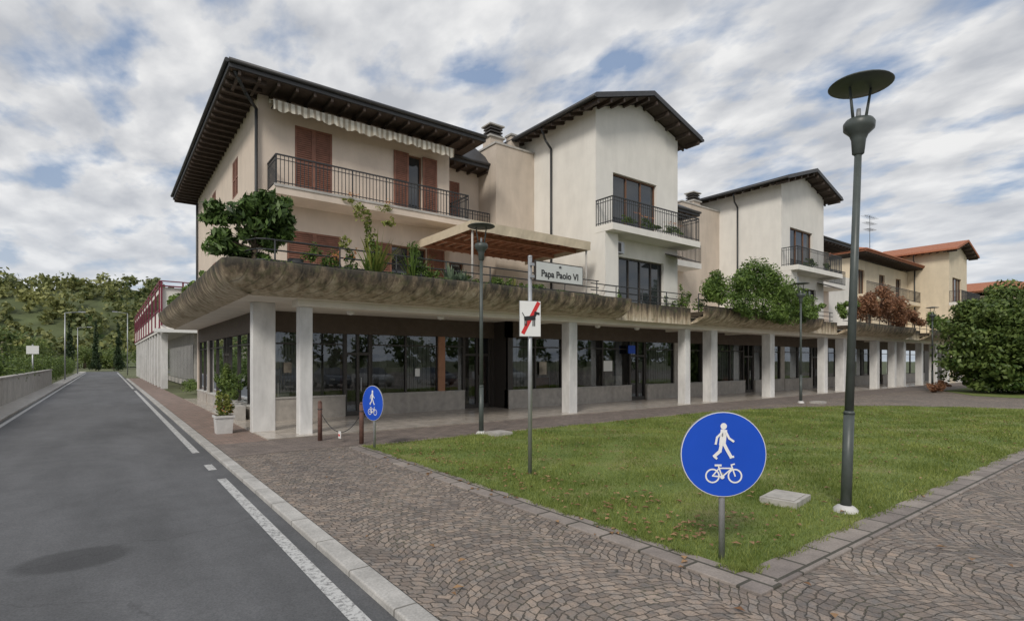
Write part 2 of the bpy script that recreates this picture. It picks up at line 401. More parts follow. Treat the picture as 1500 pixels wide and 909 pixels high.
sheet('paved_path',rect(-2.24,-1.05,-.6,60),0.004,pavred)
mb=MB(); mb.box(-1.05,70,-.6,3.9,-.05,.035,porfloor); mb.box(-1.05,-.1,3.9,17.5,-.05,.035,porfloor); mb.done('portico_floor')
LP=[(.5,-12.3),(27,-12.3),(25.6,-9.5),(23.4,-6.3),(19.5,-4.0),(14,-3.0),(.5,-2.95)]
sheet('lawn',LP,.012,lawnmat)
mb=MB()
mb.box(.14,.5,-12.66,-2.95,-.03,.025,borderv); mb.box(.5,27.3,-12.66,-12.3,-.03,.025,border); mb.done('stone_border',bevel=.01)
sheet('lawn',[(33,-16),(70,-16),(70,-3.6),(40,-3.8),(35,-6.5)],.012,lawnmat)
def inpoly(x,y,poly):
    ins=np.zeros(len(x),bool); j=len(poly)-1
    for i in range(len(poly)):
        xi,yi=poly[i];xj,yj=poly[j]
        c=((yi>y)!=(yj>y))&(x<(xj-xi)*(y-yi)/(yj-yi+1e-12)+xi); ins^=c; j=i
    return ins
CA=np.array([-4.3,-15.02])
def grass(name,poly,n,near=6.5,hm=1):
    xs=np.array([p[0] for p in poly]);ys=np.array([p[1] for p in poly])
    X=rng.uniform(xs.min(),xs.max(),n*6);Y=rng.uniform(ys.min(),ys.max(),n*6)
    tf=.5+.5*np.sin(X*1.9+np.sin(Y*1.3)*2.2)*np.cos(Y*2.1+np.sin(X*.8)*1.8)
    d=np.hypot(X-CA[0],Y-CA[1]); k=inpoly(X,Y,poly)&(rng.random(n*6)<np.clip((near/d)**1.3,0,1)*(.30+.70*tf)); X=X[k][:n];Y=Y[k][:n]; d=d[k][:n]; tf=tf[k][:n]
    m=len(X); az=rng.random(m)*6.283; sc=np.clip(d/7,1,3.0); w=.0042*sc*(.7+.6*rng.random(m)); h=(.022+.04*rng.random(m))*(.65+.7*tf)*hm
    h*=np.where(rng.random(m)<.04,1.8,1)
    lx=rng.normal(size=m)*.022; ly=rng.normal(size=m)*.022
    V=np.stack([np.stack([X-np.cos(az)*w,Y-np.sin(az)*w,np.full(m,.01)],1),np.stack([X+np.cos(az)*w,Y+np.sin(az)*w,np.full(m,.01)],1),np.stack([X+lx,Y+ly,h+.01],1)],1).reshape(-1,3)
    return quadmesh(name,V,grassm,None,3)
grass('grass',LP,160000)
mm=9000; tpar=rng.random(mm)**1.6; side=rng.random(mm)<.5
X=np.where(side,.5-np.abs(rng.normal(size=mm))*.05,.5+tpar*20); Y=np.where(side,-12.3+tpar*9.3,-12.3-np.abs(rng.normal(size=mm))*.05)
keep=(np.sin(X*5+Y*4)+np.sin(Y*11+X*9)+rng.normal(size=mm)*.5)>-.2; X=X[keep];Y=Y[keep];mm=len(X)
az=rng.random(mm)*6.283; w=.005; h=.025+.045*rng.random(mm); lx=rng.normal(size=mm)*.03; ly=rng.normal(size=mm)*.03
V=np.stack([np.stack([X-np.cos(az)*w,Y-np.sin(az)*w,np.full(mm,.02)],1),np.stack([X+np.cos(az)*w,Y+np.sin(az)*w,np.full(mm,.02)],1),np.stack([X+lx,Y+ly,h+.02],1)],1).reshape(-1,3)
quadmesh('grass_edge',V,grassm,None,3)
# fallen leaves
m=2200; X=rng.uniform(-2,22,m);Y=rng.uniform(-13.8,-3,m)
k=(rng.random(m)<np.where((X<.5)|(Y<-12.4),.07,.55)); X=X[k];Y=Y[k]
m2=150; t2=rng.random(m2); X=np.concatenate([X,.75+np.abs(rng.normal(size=m2))*.6,1.5+rng.normal(size=70)*.6,.3+rng.normal(size=30)*.12]);Y=np.concatenate([Y,-12+t2*8,-10.9+rng.normal(size=70)*.7,-12+rng.random(30)*8])
m=len(X)
az=rng.random(m)*6.283; s=.022+.034*rng.random(m); zz=np.where((X>.5)&(Y>-12.3),.052,.03)
def P3(dx,dy,dz): return np.stack([X+dx,Y+dy,zz+dz],1)
V=np.stack([P3(np.cos(az)*s,np.sin(az)*s,.0),P3(-np.sin(az)*s*.6,np.cos(az)*s*.6,.016),P3(-np.cos(az)*s,-np.sin(az)*s,.004),P3(np.sin(az)*s*.6,-np.cos(az)*s*.6,.018)],1).reshape(-1,3)
quadmesh('fallen_leaves',V,deadleaf)

# ------------------------------------------------------------------ main building
APT=empty('apartment_building_with_portico')
F=lambda y:Fr((0,y,0),(1,0,0),(0,-1,0))
FL=lambda x:Fr((x,0,0),(0,1,0),(-1,0,0))
FR=lambda x:Fr((x,0,0),(0,1,0),(1,0,0))
mb=MB()
cols=[(-.77,1.28,.30,.16),(0,0,.17,.17),(9.81,0,.21,.21),(17.04,0,.2,.2),(19.13,0,.26,.24),(24.67,0,.24,.24),(31.3,0,.22,.22),(34,0,.26,.26),(39.6,0,.24,.24),(43,0,.22,.22),(44.9,0,.24,.24),(49,0,.22,.22),(52.5,0,.24,.24),(56,0,.22,.22),(60,0,.22,.22)]
for a,b,wa,wb in cols: mb.box(a-wa,a+wa,b-wb,b+wb,.0,3.63,colw)
mb.done('columns',APT,bevel=.015)
mb=MB()
mb.box(-1.5,66,-.6,18,3.63,3.92,soffitw)
mb.box(-.25,66,-.28,.28,3.45,3.63,soffitw)
for a in (9.81,19.13,24.67,34,44.9): mb.box(a-.15,a+.15,.28,2.5,3.5,3.63,soffitw)
mb.done('terrace_slab',APT)
prof=[(.14,4.05),(.14,4.33),(.03,4.36),(-.02,4.32),(-.01,4.2),(.03,4.08),(.11,3.94),(.24,3.82),(.42,3.72),(.63,3.655),(.9,3.62)]
def planter_run(path,name):
    mb=MB(); k=mb.mi(wconc)
    for (x,y,nx,ny) in path:
        q=random.uniform(-.014,.014)
        for o,z in prof: mb.v.append((x+nx*(o+q),y+ny*(o+q),z+random.uniform(-.008,.008)))
    m=len(prof)
    for i in range(len(path)-1):
        for j in range(m-1):
            mb.f.append((i*m+j,(i+1)*m+j,(i+1)*m+j+1,i*m+j+1)); mb.m.append(k); mb.sm.append(True)
    for e in (0,len(path)-1):
        idx=[e*m+j for j in range(m)]; mb.f.append(tuple(idx)); mb.m.append(k); mb.sm.append(False)
    return mb.done(name,APT)
path=[(-2.2,16.9-i*.4,.78,0) for i in range(60) if 16.9-i*.4>-1.0]+[(-2.2,-1.25,.78,.35),(-2.13,-1.43,.76,.9),(-1.95,-1.5,.5,1)]+[(-1.6+i*.4,-1.5,0,1) for i in range(34)]
planter_run(path,'planter_rim')
planter_run([(16.5+i*.6,-1.5,0,1) for i in range(20)],'planter_rim')
planter_run([(31.6+i*.6,-1.5,0,1) for i in range(20)],'planter_rim')
planter_run([(46.5+i*.6,-1.5,0,1) for i in range(20)],'planter_rim')
mb=MB()
for a0,a1 in ((11.6,16.5),(27.9,31.6),(43,46.5)): mb.box(a0,a1,-.72,-.603,3.6,4.34,wconc)
mb.box(-2.05,-1.52,-.5,16.9,3.93,4.15,soil)
for a0,a1 in ((-1.5,11.6),(16.5,27.9),(31.6,43),(46.5,57.9)): mb.box(a0,a1,-1.35,-.61,3.93,4.15,soil)
mb.done('planter_soil',APT)
leaves('moss_and_weeds',[(x,-1.38,4.36,.5,.06,.07) for x in (-1,.7,2,3.5,5,6.8,8.2,9.6)]+[(-2.1,y,4.36,.06,.5,.07) for y in (0,2,4,7,10)],1600,.045,leafgreen,APT)
mb=MB()
def pipe(pts,r=.02,m=iron):
    for p,q in zip(pts[:-1],pts[1:]): mb.cyl(p,q,r,r,m,6,False)
for z in (4.45,4.7,4.95):
    pipe([(-1.55,16,z),(-1.55,-.6,z),(-1.4,-.95,z),(-1.2,-1.05,z),(10.3,-1.05,z)])
    pipe([(10.4,-.55,z),(16.4,-.55,z)]); pipe([(16.6,-1.05,z),(27.6,-1.05,z)]); pipe([(28,-.5,z),(31.5,-.5,z)]); pipe([(31.6,-1.05,z),(57,-1.05,z)])
for a in np.arange(-1,57,1.6):
    b=-1.05 if not (10.3<a<16.5 or 27.8<a<31.6) else -.55
    mb.cyl((a,b,3.95),(a,b,4.96),.022,.022,iron,6)
for b in np.arange(0,16,1.6): mb.cyl((-1.55,b,3.95),(-1.55,b,4.96),.022,.022,iron,6)
mb.done('terrace_railing',APT)

mb=MB(); wn=MB(); bal=MB(); rf=MB(); pip=MB()
ops=[(.5,2.3,3.95,6.35),(4.2,5.7,3.95,6.35),(.75,2.0,7.47,9.88),(4.9,5.5,7.47,9.88)]
wall(mb,F(3.7),-.39,6.7,3.93,10.6,ops,pink)
shutter(wn,F(3.7),.5,1.4,3.95,6.35,-.06); shutter(wn,F(3.7),1.4,2.3,3.95,6.35,-.06)
window(wn,F(3.7),ops[1],div=2); shutter(wn,F(3.7),3.45,4.2,3.95,6.35,.005); shutter(wn,F(3.7),5.7,6.45,3.95,6.35,.005)
shutter(wn,F(3.7),.75,1.375,7.47,9.88,-.06); shutter(wn,F(3.7),1.375,2.0,7.47,9.88,-.06)
window(wn,F(3.7),ops[3],div=1); shutter(wn,F(3.7),4.3,4.9,7.47,9.88,.005); shutter(wn,F(3.7),5.5,6.12,7.47,9.88,.005)
lops=[(7,8.1,5.0,6.4),(12,13.1,5.0,6.4),(7,8.1,8.2,9.6),(12,13.1,8.2,9.6)]
wall(mb,FL(-.39),4.0,17.8,3.93,10.6,lops,pink)
for o in lops: shutter(wn,FL(-.39),o[0],(o[0]+o[1])/2,o[2],o[3],-.06); shutter(wn,FL(-.39),(o[0]+o[1])/2,o[1],o[2],o[3],-.06)
wall(mb,FR(6.7),4.0,5.5,3.93,10.5,[],pink)
wall(mb,F(5.2),6.7,9.1,3.93,10.4,[(7.1,8.1,7.47,9.8),(7.1,8.3,3.95,6.3)],pink)
shutter(wn,F(5.2),7.1,7.6,7.47,9.8,-.06); shutter(wn,F(5.2),7.6,8.1,7.47,9.8,-.06); window(wn,F(5.2),(7.1,8.3,3.95,6.3))
mb.box(-.39,20,17.8,18.1,0,10.4,pink)
mb.box(9.1,11.23,3.84,6.2,3.93,11.35,beige)
mb.box(9.05,11.2,3.8,6.25,11.35,11.43,conc)
bal.box(-.15,6.95,2.55,3.7,7.16,7.45,pink); bal.box(6.95,9.1,4.2,5.2,7.16,7.45,pink)
bal.box(-.18,6.98,2.52,2.549,7.38,7.46,conc)
railing(bal,(-.1,2.6),(6.9,2.6),7.45,8.4); railing(bal,(-.1,2.6),(-.1,3.68),7.45,8.4); railing(bal,(6.9,2.6),(6.9,4.25),7.45,8.4); railing(bal,(6.9,4.25),(9.05,4.25),7.45,8.4)
def hiproof(x0,x1,y0,y1,z,mt=roofd,rise=1.4,inset=4.2,th=.24,raf=True,sides='fl',wx=None,wy=None):
    rf.box(x0,x1,y0,y1,z-th,z,mt)
    ins=min(inset,(x1-x0)/2-.05)
    a=[(x0,y0,z+.002),(x1,y0,z+.002),(x1,y1,z+.002),(x0,y1,z+.002)]; t=[(x0+ins,y0+ins,z+rise),(x1-ins,y0+ins,z+rise),(x1-ins,y1-ins,z+rise),(x0+ins,y1-ins,z+rise)]
    for i in range(4): rf.face([a[i],a[(i+1)%4],t[(i+1)%4],t[i]],mt)
    rf.face(t,mt)
    zb=z-th
    rf.box(x0+.04,x1-.04,y0+.04,y1-.04,zb-.02,zb-.002,wood)
    rf.cyl((x0,y0-.05,z-.06),(x1,y0-.05,z-.06),.065,.065,mt,8); rf.cyl((x0-.05,y0,z-.06),(x0-.05,y1,z-.06),.065,.065,mt,8)
    if raf:
        if wy is not None:
            for x in np.arange(x0+.3,x1-.1,.55): rf.box(x-.04,x+.04,y0+.06,wy+.05,zb-.14,zb-.02,wood)
        if wx is not None:
            for y in np.arange(y0+.3,y1-.1,.55): rf.box(x0+.06,wx+.05,y-.04,y+.04,zb-.141,zb-.021,wood)
hiproof(-1.43,7.66,2.5,18.9,10.85,wy=3.7,wx=-.39)
hiproof(7.1,9.4,4.35,8,10.62,wy=5.2)
def dpipe(pts,r=.05,m=iron):
    for p,q in zip(pts[:-1],pts[1:]): pip.cyl(p,q,r,r,m,8,True)
dpipe([(-1.25,2.65,10.6),(-.9,3.0,10.2),(-.46,3.62,10.05),(-.46,3.62,4.2)])
dpipe([(-.46,17.6,10.3),(-.46,17.6,4)])
aw=MB(); n=150
for i in range(n):
    x0=-.1+6.6*i/n; x1=-.1+6.6*(i+1)/n
    def pt(x,lvl):
        sc=.07*abs(math.sin(x*math.pi/.36)); y=2.95+.05*math.sin(x*9)+.02*math.sin(x*31)
        return {0:(x,3.55,10.42),1:(x,2.98,10.22),2:(x,y,9.93-sc+.03*math.sin(x*1.7))}[lvl]
    for l in (0,1): aw.face([pt(x0,l),pt(x1,l),pt(x1,l+1),pt(x0,l+1)],stripem)
aw.cyl((-.1,3.5,10.36),(6.5,3.5,10.36),.07,.07,stripem,8)
for x in (0,3.2,6.4): aw.cyl((x,3.65,10.2),(x,2.98,10.22),.02,.02,iron,6)
aw.done('striped_awning',APT)

def tower(a0,mwall,mroof,full=True,w=5.32):
    a1=a0+w; ac=(a0+a1)/2; yb=5.8
    e0=12.08; pk=12.08+.315*(w/2)
    ops=[(a0+1.0,a0+3.8,7.45,9.7),(a0+1.35,a0+4.3,3.95,6.3)]
    wall(mb,F(0),a0,a1,3.93,e0,ops,mwall)
    for yy0,yy1 in ((0,.3),(yb-.3,yb)):
        i=len(mb.v); mb.v+=[(a0,yy0,e0),(a1,yy0,e0),(ac,yy0,pk),(a0,yy1,e0),(a1,yy1,e0),(ac,yy1,pk)]
        k=mb.mi(mwall)
        for q in ((0,1,2),(5,4,3),(0,2,5,3),(2,1,4,5)): mb.f.append(tuple(i+j for j in q)); mb.m.append(k); mb.sm.append(False)
    wall(mb,FL(a0),.3,yb,3.93,e0+.05,[],mwall); wall(mb,FR(a1),.3,yb,3.93,e0+.05,[(1.4,2.4,8.2,9.6)],mwall)
    window(wn,F(0),ops[0],div=3); window(wn,F(0),ops[1],fm=frame,div=4)
    F(0).box(wn,a0+.92,a0+3.88,.0,.07,7.37,7.45,conc)
    window(wn,FR(a1),(1.4,2.4,8.2,9.6))
    ov=.77; y0=-.8; y1=yb+.3; th=.2; sl=.315
    for sgn in (-1,1):
        xe=ac+sgn*(w/2+ov); ze=pk+.06-(w/2+ov)*sl; zp=pk+.06
        c=[(xe,y0,ze),(ac,y0,zp),(ac,y1,zp),(xe,y1,ze)]
        if sgn>0: c=[c[1],c[0],c[3],c[2]]
        rf.hexa([(p[0],p[1],p[2]+.03) for p in c]+[(p[0],p[1],p[2]+th+.03) for p in c],mroof)
        ci=[(xe-sgn*.05,y0+.05,ze+.014),(ac,y0+.05,zp-.002),(ac,y1-.05,zp-.002),(xe-sgn*.05,y1-.05,ze+.014)]
        rf.face(ci,wood)
        for f in (.08,.3,.52,.74,.95):
            x=ac+sgn*(w/2+ov)*f; z=zp-abs(x-ac)*sl
            rf.box(x-.05,x+.05,y0+.08,-.003,z-.16,z-.005,wood)
        for y in np.arange(.2,yb,.55):
            xo=xe-sgn*.06; xi=ac+sgn*(w/2+.003)
            zo=zp-abs(xo-ac)*sl; zi=zp-abs(xi-ac)*sl
            xa,xb,za,zb_=(xo,xi,zo,zi) if xo<xi else (xi,xo,zi,zo)
            rf.hexa([(xa,y-.04,za-.13),(xb,y-.04,zb_-.13),(xb,y+.04,zb_-.13),(xa,y+.04,za-.13),(xa,y-.04,za-.003),(xb,y-.04,zb_-.003),(xb,y+.04,zb_-.003),(xa,y+.04,za-.003)],wood)
        rf.cyl((xe+sgn*.05,y0,ze+.1),(xe+sgn*.05,y1,ze+.1),.07,.07,mroof,8)
    bal.box(a0-.05,a1+.35,-.95,-.001,7.04,7.3,white)
    railing(bal,(a0,-.9),(a1+.3,-.9),7.3,8.35); railing(bal,(a0,-.9),(a0,-.02),7.3,8.35); railing(bal,(a1+.3,-.9),(a1+.3,-.02),7.3,8.35)
    bal.box(a0-.04,a0+.7,-.55,-.003,3.93,7.04,mwall)
    bal.box(a0+.75,a0+1.3,-.35,-.02,6.35,6.8,galv); bal.box(a0+.8,a0+1.1,-.362,-.352,6.4,6.75,frame)
    bal.hexa([(a0+4.4,-1.0,6.35),(a1+.2,-1.0,6.35),(a1+.2,-.01,6.75),(a0+4.4,-.01,6.75),(a0+4.4,-1.0,6.39),(a1+.2,-1.0,6.39),(a1+.2,-.01,6.79),(a0+4.4,-.01,6.79)],frame)
    dpipe([(a0-.7,2.5,11.9),(a0-.4,2.6,11.5),(a0-.07,2.6,11.2),(a0-.07,2.6,4.0)],.05)
def chimney(a,b,z,vents=True):
    mb.box(a-.35,a+.35,b-.3,b+.3,z,z+.45,beige); mb.box(a-.42,a+.42,b-.37,b+.37,z+.45,z+.52,conc)
    for i in range(3): mb.box(a-.33,a+.33,b-.28,b+.28,z+.56+i*.14,z+.62+i*.14,frame)
    mb.box(a-.22,a+.22,b-.18,b+.18,z+.52,z+.98,frame); mb.box(a-.4,a+.4,b-.35,b+.35,z+.98,z+1.04,conc)
tower(11.23,white,roofd)
chimney(9.55,4.7,11.43); mb.box(10.35,10.8,4.4,4.8,11.43,12.2,beige); mb.box(10.3,10.85,4.35,4.85,12.2,12.28,conc)
wall(mb,F(3.7),16.55,22.3,3.93,10.0,[(17.2,18.6,7.4,9.6),(19.5,21,3.95,6.3),(19.5,21,7.4,9.6)],pink)
for o in ((17.2,18.6,7.4,9.6),(19.5,21,3.95,6.3),(19.5,21,7.4,9.6)): window(wn,F(3.7),o)
bal.box(16.9,22.2,2.5,3.7,7.1,7.4,white); railing(bal,(16.9,2.55),(22.2,2.55),7.4,8.4)
hiproof(17.4,22.2,2.6,12,10.3,wy=3.7)
mb.box(22.3,26.13,3.84,6.3,3.93,11.2,beige); mb.box(22.25,26.1,3.8,6.35,11.2,11.28,conc); chimney(24.6,4.7,11.28)
tower(26.13,white,roofd)
for o in ((32.2,33.6,7.4,9.6),(35.5,37,3.95,6.3),(35.5,37,7.4,9.6)): window(wn,F(2.6),o)
wall(mb,F(2.6),31.45,38.5,3.93,10.0,[(32.2,33.6,7.4,9.6),(35.5,37,3.95,6.3),(35.5,37,7.4,9.6)],pink)
bal.box(31.8,38.4,1.4,2.6,7.1,7.4,white); railing(bal,(31.8,1.45),(38.4,1.45),7.4,8.4)
for a in (32.3,34.6): bal.box(a,a+.8,1.6,1.95,7.9,8.5,galv)
hiproof(31.6,39.5,1.2,12,10.4,wy=2.6)
mb.box(38.5,44,3,12,3.93,8.6,white)
mb.done('walls',APT); wn.done('windows_and_shutters',APT); bal.done('balconies',APT); rf.done('roof',APT); pip.done('drain_pipes',APT)
H3=empty('peach_house_with_tile_roof')
mb=MB(); wn=MB(); bal=MB(); rf=MB(); pip=MB()
tower(57.0,peach,rooft,w=5.6)
o3=[(45.5,46.8,7.4,9.6),(50,51.3,7.4,9.6),(54,55.3,7.4,9.6),(47,48.5,3.95,6.2),(52,53.5,3.95,6.2)]
wall(mb,F(3.2),44.2,57,3.93,10.4,o3,peach)
for o in o3: window(wn,F(3.2),o)
bal.box(44.3,56.9,2.1,3.2,7.1,7.4,peach); railing(bal,(44.3,2.15),(56.9,2.15),7.4,8.4,.16)
hiproof(43.4,57,1.9,14,10.9,rooft,wy=3.2)
wall(mb,FL(44.2),3.5,13,3.93,10.4,[],peach)
mb.done('walls',H3); wn.done('windows',H3); bal.done('balconies',H3); rf.done('tile_roof',H3); pip.done('drain_pipes',H3)
mb=MB(); p=(54.5,5.5); mb.cyl((*p,11.2),(*p,16.0),.03,.02,iron,6)
for z,l in ((15.8,1.2),(15.2,.9),(14.6,.7)):
    mb.cyl((p[0]-l,p[1],z),(p[0]+l,p[1],z+.1),.02,.02,iron,5)
    for i in range(7): x=p[0]-l+i*l/3; mb.cyl((x,p[1]-.35,z+.02),(x,p[1]+.35,z+.02),.012,.012,iron,4)
mb.done('tv_antenna')
mb=MB(); mb.box(84,104,-2,10,0,10.2,peach)
for i in range(5):
    for z in (4,7.2): mb.box(86+i*3.6,87.4+i*3.6,-2.06,-2.003,z,z+1.8,frame)
FH=empty('distant_house'); mb.done('walls',FH)
rf=MB(); hiproof(83,105,-3,11,10.8,rooft,raf=False); rf.done('roof',FH)

# ------------------------------------------------------------------ shops
SH=MB(); G=MB(); IN=MB()
def shop(y,a0,a1,segs,fr=None,pl=.75):
    fr=fr or F(y)
    fr.box(SH,a0,a1,-.25,0,2.95,3.63,band)
    for s in segs:
        k,x0,x1=s
        if k=='w':
            fr.box(SH,x0,x1,-.25,.06,0.03,pl,stone); fr.box(SH,x0,x1,-.25,.09,pl,pl+.05,conc)
            G.face([fr.P(x0,-.1,pl+.05),fr.P(x1,-.1,pl+.05),fr.P(x1,-.1,2.95),fr.P(x0,-.1,2.95)],glass)
            n=max(1,round((x1-x0)/1.6))
            for i in range(n+1):
                x=x0+(x1-x0)*i/n; fr.box(SH,max(x0,x-.035),min(x1,x+.035),-.14,-.04,pl+.05,2.95,frame)
            fr.box(SH,x0,x1,-.135,-.045,2.55,2.6,frame)
        elif k=='d':
            G.face([fr.P(x0,-.12,.05),fr.P(x1,-.12,.05),fr.P(x1,-.12,2.95),fr.P(x0,-.12,2.95)],glass)
            for x in (x0,(x0+x1)/2-.05,x1-.1): fr.box(SH,x,x+.1,-.16,-.06,.04,2.95,frame)
            fr.box(SH,x0,x1,-.155,-.065,2.2,2.3,frame); fr.box(SH,x0,x1,-.155,-.065,.04,.2,frame)
            fr.box(SH,(x0+x1)/2+.08,(x0+x1)/2+.11,-.06,.0,.9,1.4,galv)
        elif k=='p': fr.box(SH,x0,x1,-.25,.02,.03,2.95,redpil)
        elif k=='s': fr.box(SH,x0,x1,-.25,.02,.03,2.95,stone)
        elif k=='k': fr.box(SH,x0,x1,-.25,.015,.03,2.95,frame)
shop(3.7,-.4,8.9,[('w',-.15,2.45),('d',2.45,3.45),('w',3.45,6.2),('w',6.5,7.4),('d',7.4,8.75),('k',8.75,8.9)])
F(3.7).box(SH,6.2,6.5,-.25,.02,.8,2.95,redpil); F(3.7).box(SH,6.2,6.5,-.25,.06,.03,.8,stone)
shop(2.7,8.9,24,[('w',8.9,11.9),('s',11.9,12.1),('k',12.1,12.6),('w',12.6,16.5),('d',16.5,17.7),('w',17.7,20),('s',20,20.5),('w',20.5,22.5),('k',22.5,24)])
shop(2.7,24,40,[('w',24,27),('d',27,28.2),('w',28.2,31.5),('s',31.5,32),('w',32,36),('d',36,37.2),('w',37.2,40)])
shop(2.7,40,66,[('w',40,43),('s',43,43.4),('w',43.4,48),('d',48,49.2),('w',49.2,54),('s',54,54.5),('w',54.5,60),('k',60,66)])
SH.box(8.9,9.15,2.7,3.7,.03,3.63,frame)
shop(0,3.45,17.5,[('w',3.7,9),('d',9,10.2),('w',10.2,14),('s',14,14.4),('w',14.4,17.5)],FL(-.4),.45)
SH.box(-.4,-.15,3.45,3.7,.03,3.6,frame)
SH.done('shopfront_frames',APT); G.done('shopfront_glass',APT)
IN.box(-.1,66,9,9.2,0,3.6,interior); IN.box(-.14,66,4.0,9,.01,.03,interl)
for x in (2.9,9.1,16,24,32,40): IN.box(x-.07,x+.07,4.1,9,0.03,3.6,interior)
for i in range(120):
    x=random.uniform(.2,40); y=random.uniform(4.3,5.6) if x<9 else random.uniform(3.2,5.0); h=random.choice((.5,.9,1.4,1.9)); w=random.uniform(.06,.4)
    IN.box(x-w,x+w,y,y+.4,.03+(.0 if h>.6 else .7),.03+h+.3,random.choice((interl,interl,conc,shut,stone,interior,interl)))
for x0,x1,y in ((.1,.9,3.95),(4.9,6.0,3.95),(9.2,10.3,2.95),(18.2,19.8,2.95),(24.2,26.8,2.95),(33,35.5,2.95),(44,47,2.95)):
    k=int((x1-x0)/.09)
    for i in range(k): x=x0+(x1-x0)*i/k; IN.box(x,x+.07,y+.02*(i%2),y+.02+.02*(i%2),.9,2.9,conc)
IN.done('shop_interiors',APT)
mb=MB()
mb.box(16.1,16.6,2.5,2.54,2.35,2.75,blue)
mb.box(10.6,11.0,2.72,2.74,1.4,1.95,interl); mb.box(14.6,15.2,2.74,2.76,1.5,2.0,signw); mb.box(.4,.65,3.72,3.74,1.6,1.95,interl); mb.box(5.2,5.4,3.72,3.74,1.4,1.7,signw)
mb.done('shop_posters',APT)
mb=MB()
for a in (1.8,5,12.8,15.4,21.5,27.5):
    mb.rev((a,1.4,3.42),[(0,0),(.1,.02),(.13,.1),(.1,.19),(.04,.21)],signw,12)
mb.done('ceiling_lamps',APT)

# ------------------------------------------------------------------ pergola awning on terrace
PG=empty('terrace_pergola')
mb=MB()
x0,x1,y0,y1,zt=5.08,10.45,-.45,3.55,6.5
mb.hexa([(x0,y0,zt-.04),(x1,y0,zt-.04),(x1,y1,zt-.04),(x0,y1,zt-.04),(x0,y0,zt),(x1,y0,zt),(x1,y1,zt+.02),(x0,y1,zt+.02)],canvas)
for i in range(30):
    xa=x0-.02+(x1-x0+.04)*i/30; xb=x0-.02+(x1-x0+.04)*(i+1)/30; s1=.02*math.sin(i*1.1); s2=.02*math.sin((i+1)*1.1)
    mb.face([(xa,y0-.02+s1,zt-.3),(xb,y0-.02+s2,zt-.3),(xb,y0-.02,zt+.03),(xa,y0-.02,zt+.03)],canvas)
for xx in (x0-.03,x1+.003): mb.box(xx,xx+.027,y0,y1,zt-.28,zt+.01,canvas)
mb.done('canvas_top',PG)
mb=MB()
for i in range(14):
    x=x0+.15+(x1-x0-.3)*i/13; mb.box(x-.035,x+.035,y0+.02,y1,zt-.16,zt-.045,slat)
for y in (0.3,1.6,2.9): mb.box(x0+.05,x1-.05,y-.04,y+.04,zt-.28,zt-.162,slat)
mb.done('rafters',PG)
mb=MB()
for x in (x0+.1,x1-.1): mb.cyl((x,y0+.1,3.93),(x,y0+.1,zt-.05),.035,.035,conc,8)
mb.done('posts',PG)

# ------------------------------------------------------------------ plants on terraces
T=empty('magnolia_tree')
mb=MB()
base=Vector((-1.35,-.3,4.1))
mb.cyl(base,base+Vector((.05,.05,.7)),.07,.055,bark,8)
top=base+Vector((.05,.05,.7))
for d in ((.5,.1,1.0),(-.4,-.1,.9),(.1,.4,1.3),(-.8,.1,.25),(.7,.2,.5),(0,-.3,1.1)):
    mb.cyl(top,top+Vector(d)*.9,.04,.015,bark,6)
mb.done('trunk',T)
leaves('foliage',[(-1.35,-.2,5.75,.78,.7,.60),(-.75,-.1,5.85,.6,.5,.48),(-2.05,-.1,5.65,.45,.4,.33),(-2.0,-.1,4.9,.55,.5,.36),(-1.15,-.2,5.05,.5,.4,.38),(-.65,-.1,5.3,.45,.4,.35),(-1.5,-.1,4.6,.7,.4,.25)],6500,.23,leafdark,T,.36,9,.42,.7)
mb=MB(); mb.rev((-.45,-.8,4.15),[(0,0),(.13,0),(.2,.25),(.19,.42),(.15,.4),(0,.38)],iron,16); mb.done('plant_pot')
leaves('trailing_plant',[(-2.0,2.5,4.4,.2,.8,.25),(-2.0,6,4.4,.25,1.5,.25),(-1.9,12,4.5,.3,2,.3)],1300,.13,leafgreen)
for a,h,mt,n,w in ((1.6,1.4,leafyel,30,.03),(1.45,1.0,leafgreen,44,.02),(2.74,1.2,leafgreen,44,.02),(3.97,.75,leafblue,30,.06),(4.4,.65,leafblue,24,.05),(5.6,.55,leafgreen,36,.02),(6.4,.65,leafyel,36,.02),(3.3,.7,leafgreen,34,.015),(.3,.6,leafgreen,30,.02)):
    mb=MB(); spiky(mb,(a,-1.0,4.14),h,n,mt,w,.75); mb.done('yucca_plant')
leaves('potted_shrubs',[(.4,-.95,4.55,.4,.25,.35),(-.0,-.9,4.7,.3,.2,.35),(1.0,-.95,4.6,.25,.2,.4),(1.6,-1,5.0,.3,.25,.6),(2.75,-1,4.95,.3,.25,.6),(3.3,-1,4.5,.35,.2,.3),(4.7,-1,4.45,.5,.2,.25),(5.9,-.95,4.5,.5,.25,.3),(7.6,-.9,4.4,.6,.25,.25),(9,-.9,4.4,.6,.25,.22),(6.8,-.9,4.4,.4,.2,.25)],7500,.07,leafgreen)
leaves('climbing_plant',[(1.45,-1.0,5.4,.2,.15,.6),(1.2,-1,6.0,.25,.15,.3),(2.0,-1,5.85,.25,.15,.15),(.8,-1,5.1,.18,.12,.3)],900,.09,leafyel)
leaves('flowers',[(.5,-1.1,4.75,.3,.15,.15),(1.0,-1.1,4.9,.12,.1,.2),(2.2,2.4,7.55,.3,.1,.1),(3.6,2.4,7.5,.3,.1,.1)],140,.06,flower)
leaves('balcony_plants',[(2.2,2.45,7.3,.3,.12,.12),(3.4,2.45,7.28,.4,.12,.12)],300,.07,leafyel)
